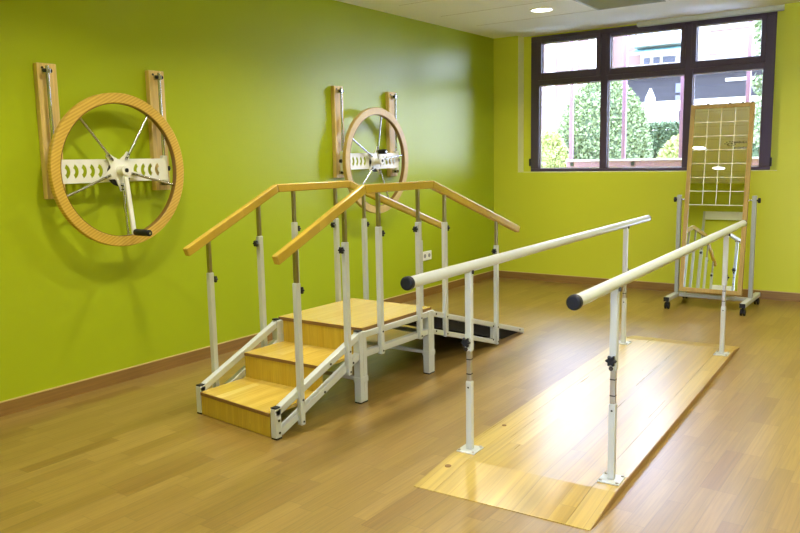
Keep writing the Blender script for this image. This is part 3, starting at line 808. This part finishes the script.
bush('round_bush', 'pale green rounded bush at the lower left corner of the window', 'bush', -0.62, L + 3.0, 0.30, 0.62, 0.72, M['leaf_light'], 6000, 0.05, 5)
bush('round_bush', 'pale green rounded bush in the middle pane beside the dark hedge', 'bush', 1.50, L + 3.0, 0.40, 0.55, 0.66, M['leaf_light'], 6000, 0.05, 6)
# clipped hedge
hd = thing('hedge', 'darker green clipped hedge under the white fence', 'hedge', (0.6, L + 6.0, GZ))
def hshape(rnd):
    u = rnd.random()
    if u < 0.62: return Vector((rnd.uniform(-1.6, 1.6), -0.35 + rnd.uniform(0, 0.06), rnd.uniform(0.0, 1.46))), Vector((0, -1, 0.2)).normalized()
    return Vector((rnd.uniform(-1.6, 1.6), rnd.uniform(-0.35, 0.35), 1.40 + rnd.uniform(0, 0.09))), Vector((0, -0.2, 1)).normalized()
foliage('foliage', hd, M['leaf_dark'], hshape, 14000, 0.06, 9)
MB().box(-1.58, 1.58, -0.30, 0.32, 0, 1.38).build('inner_growth', M['leaf_dark'], hd, bevel=0.06)
# white wall and palisade
fe = thing('white_fence', 'white picket fence on a low white wall beyond the hedge', 'fence', (0.2, L + 9.0, GZ))
MB().box(-3.2, 3.2, 0.0, 0.12, 0, 2.06 - GZ).build('base_wall', M['fence_white'], fe)
for k in range(72):
    xx = -3.15 + k * 0.0875
    MB().box(xx - 0.028, xx + 0.028, 0.03, 0.06, 2.06 - GZ, 2.46 - GZ).build('picket', M['fence_white'], fe)
MB().box(-3.2, 3.2, 0.0, 0.09, 2.44 - GZ, 2.66 - GZ).build('top_board', M['fence_white'], fe)
# dark clad low building
db = thing('clad_building', 'dark slate clad low building front behind the white fence', 'building', (-0.6, L + 14, GZ))
MB().box(-2.6, 3.6, 0, 3.0, 0, 3.70 - GZ).build('wall', M['slate'], db)
MB().box(-2.7, 3.7, -0.15, 3.1, 3.70 - GZ, 3.80 - GZ).build('roof_edge', M['whitewall'], db)
for xx, zz in ((-0.95, 3.33), (-0.95, 3.0), (1.2, 3.3), (1.2, 2.95)):
    MB().box(xx - 0.22, xx + 0.22, -0.03, 0.0, zz - 0.13 - GZ, zz + 0.13 - GZ).build('window', M['winglass'], db)
MB().box(0.15, 0.95, -0.04, 0.0, 3.42 - GZ, 3.50 - GZ).build('wall_lamp', M['fence_white'], db)
# closed white parasol
pa = thing('parasol', 'closed white parasol in front of the dark building', 'parasol', (-1.85, L + 12, GZ))
MB().cyl((0, 0, 0), (0, 0, 3.2 - GZ), 0.03, n=10).build('pole', M['fence_white'], pa)
MB().cyl((0, 0, 2.30 - GZ), (0, 0, 2.95 - GZ), 0.16, 0.13, n=12).cyl((0, 0, 2.95 - GZ), (0, 0, 3.16 - GZ), 0.13, 0.04, n=12).build('canopy', M['parasol'], pa, smooth=True)
# apartment blocks
ap = thing('apartment_building', 'white and pink apartment block with a teal awning over its balcony', 'building', (-6.0, L + 26, GZ))
MB().box(-2.1, 0.6, 0.3, 8, 0, 12).build('pink_wall', M['pinkwall'], ap)
MB().box(-0.72, 1.35, 0.0, 8, 0, 12).build('white_wall', M['whitewall'], ap)
MB().box(-0.85, 1.35, -1.1, 0.0, 6.08 - GZ, 6.42 - GZ).build('balcony_slab', M['whitewall'], ap)
MB().box(-0.85, 1.35, -1.1, 0.0, 5.0 - GZ, 5.28 - GZ).build('balcony_slab', M['whitewall'], ap)
MB().prism([(-1.15, 5.80 - GZ), (-1.15, 5.72 - GZ), (0.0, 6.02 - GZ), (0.0, 6.10 - GZ)], 'X', -0.95, 1.35).build('awning', M['teal'], ap)
for xx, ww in ((-0.45, 0.13), (-0.02, 0.13), (0.52, 0.26), (1.12, 0.13)):
    MB().box(xx - ww, xx + ww, -0.04, 0.0, 5.30 - GZ, 5.68 - GZ).build('window', M['winglass'], ap)
for k in range(9):
    MB().box(-0.7 + k * 0.24 - 0.07, -0.7 + k * 0.24 + 0.07, -1.12, -1.08, 6.42 - GZ, 6.72 - GZ).build('railing_panel', M['vent'], ap)
ab = thing('apartment_building', 'pale pink building with white window bands seen through the left panes', 'building', (-10.4, L + 26, GZ))
MB().box(-2.6, 2.2, 0, 8, 0, 12).build('wall', M['pinkwall'], ab)
for xx in (-0.55, 0.55, 1.5):
    MB().box(xx - 0.22, xx + 0.22, -0.05, 0.0, 0, 12).build('white_band', M['whitewall'], ab)
for zz in (5.2, 6.3):
    MB().box(-1.25, -0.95, -0.05, 0.0, zz - GZ, zz + 0.6 - GZ).build('window', M['winglass'], ab)
ac = thing('apartment_building', 'pale rendered building behind the tree in the right pane', 'building', (-1.6, L + 26, GZ))
MB().box(-2.9, 6.5, 0, 8, 0, 12).build('wall', M['whitewall'], ac)
for zz in (5.55, 6.5):
    MB().box(-2.2, 6.5, -0.25, 0, zz - GZ, zz + 0.12 - GZ).build('cornice', M['pinkwall'], ac)

# tree at the right pane
tr = thing('leafy_tree', 'leafy tree branching into the right pane behind the mirror', 'tree', (2.95, L + 4.2, GZ))
MB().cyl((0, 0, 0), (-0.05, 0, 2.6), 0.09, 0.04, n=12).build('trunk', M['bark'], tr)
rnd = random.Random(21)
br = MB(); tips = []
for k in range(26):
    z0 = 1.0 + 0.085 * k; a = R(180) + rnd.uniform(-1.5, 1.5)
    ln = rnd.uniform(0.55, 1.0) * (1.1 - 0.012 * k)
    e = Vector((ln * math.cos(a), ln * math.sin(a), z0 + rnd.uniform(-0.05, 0.25)))
    br.cyl((-0.03, 0, z0), e, 0.014, 0.006, n=6); tips.append((Vector((-0.03, 0, z0)), e))
br.build('branches', M['bark'], tr)
def tshape(rnd):
    a, b = rnd.choice(tips); t = 0.35 + 0.65 * rnd.random() ** 0.6
    return a.lerp(b, t) + Vector((rnd.gauss(0, 0.07), rnd.gauss(0, 0.07), rnd.gauss(0, 0.06))), Vector((rnd.uniform(-1, 0.3), rnd.uniform(-1, 1), rnd.uniform(-1, 0.4))).normalized()
foliage('foliage', tr, M['leaf_tree'], tshape, 10000, 0.085, 33, 0.4)

# ================================================================== LIGHT, SKY, CAMERA
wd = bpy.data.worlds.new('sky'); scn.world = wd; wd.use_nodes = True
nt = wd.node_tree; N = NB(nt)
bg = nt.nodes['Background']
tc = N.node('ShaderNodeTexCoord'); sp = N.node('ShaderNodeSeparateXYZ'); N.link(tc.outputs['Generated'], sp.inputs[0])
skycol = N.ramp(sp.outputs['Z'], [(0.0, (0.58, 0.66, 1.0)), (0.6, (0.50, 0.62, 1.0))])
N.link(skycol, bg.inputs['Color'])
bg.inputs['Strength'].default_value = 20.0

cam = bpy.data.cameras.new('camera'); co = bpy.data.objects.new('camera', cam); COL.objects.link(co)
cam.sensor_width = 36.0; cam.lens = 766.28 / 800 * 36.0; cam.clip_start = 0.05; cam.clip_end = 300
r_ = Vector((0.81639016, 0.57718008, -0.0192425)); u_ = Vector((-0.06453641, 0.12429353, 0.99014452)); f_ = Vector((-0.57388341, 0.8071024, -0.13872114))
mw = Matrix((r_, u_, -f_)).transposed().to_4x4(); mw.translation = (4.5947, 0.0, 1.5)
co.matrix_world = mw
scn.camera = co

scn.view_settings.view_transform = 'Standard'
scn.view_settings.look = 'None'
scn.view_settings.exposure = 0.38
scn.view_settings.gamma = 1.0
scn.view_settings.use_curve_mapping = False
scn.cycles.use_denoising = True
scn.cycles.max_bounces = 10
scn.cycles.diffuse_bounces = 6
scn.cycles.glossy_bounces = 5
scn.cycles.transparent_max_bounces = 16
scn.cycles.sample_clamp_indirect = 8.0
scn.cycles.caustics_reflective = False
scn.cycles.caustics_refractive = False
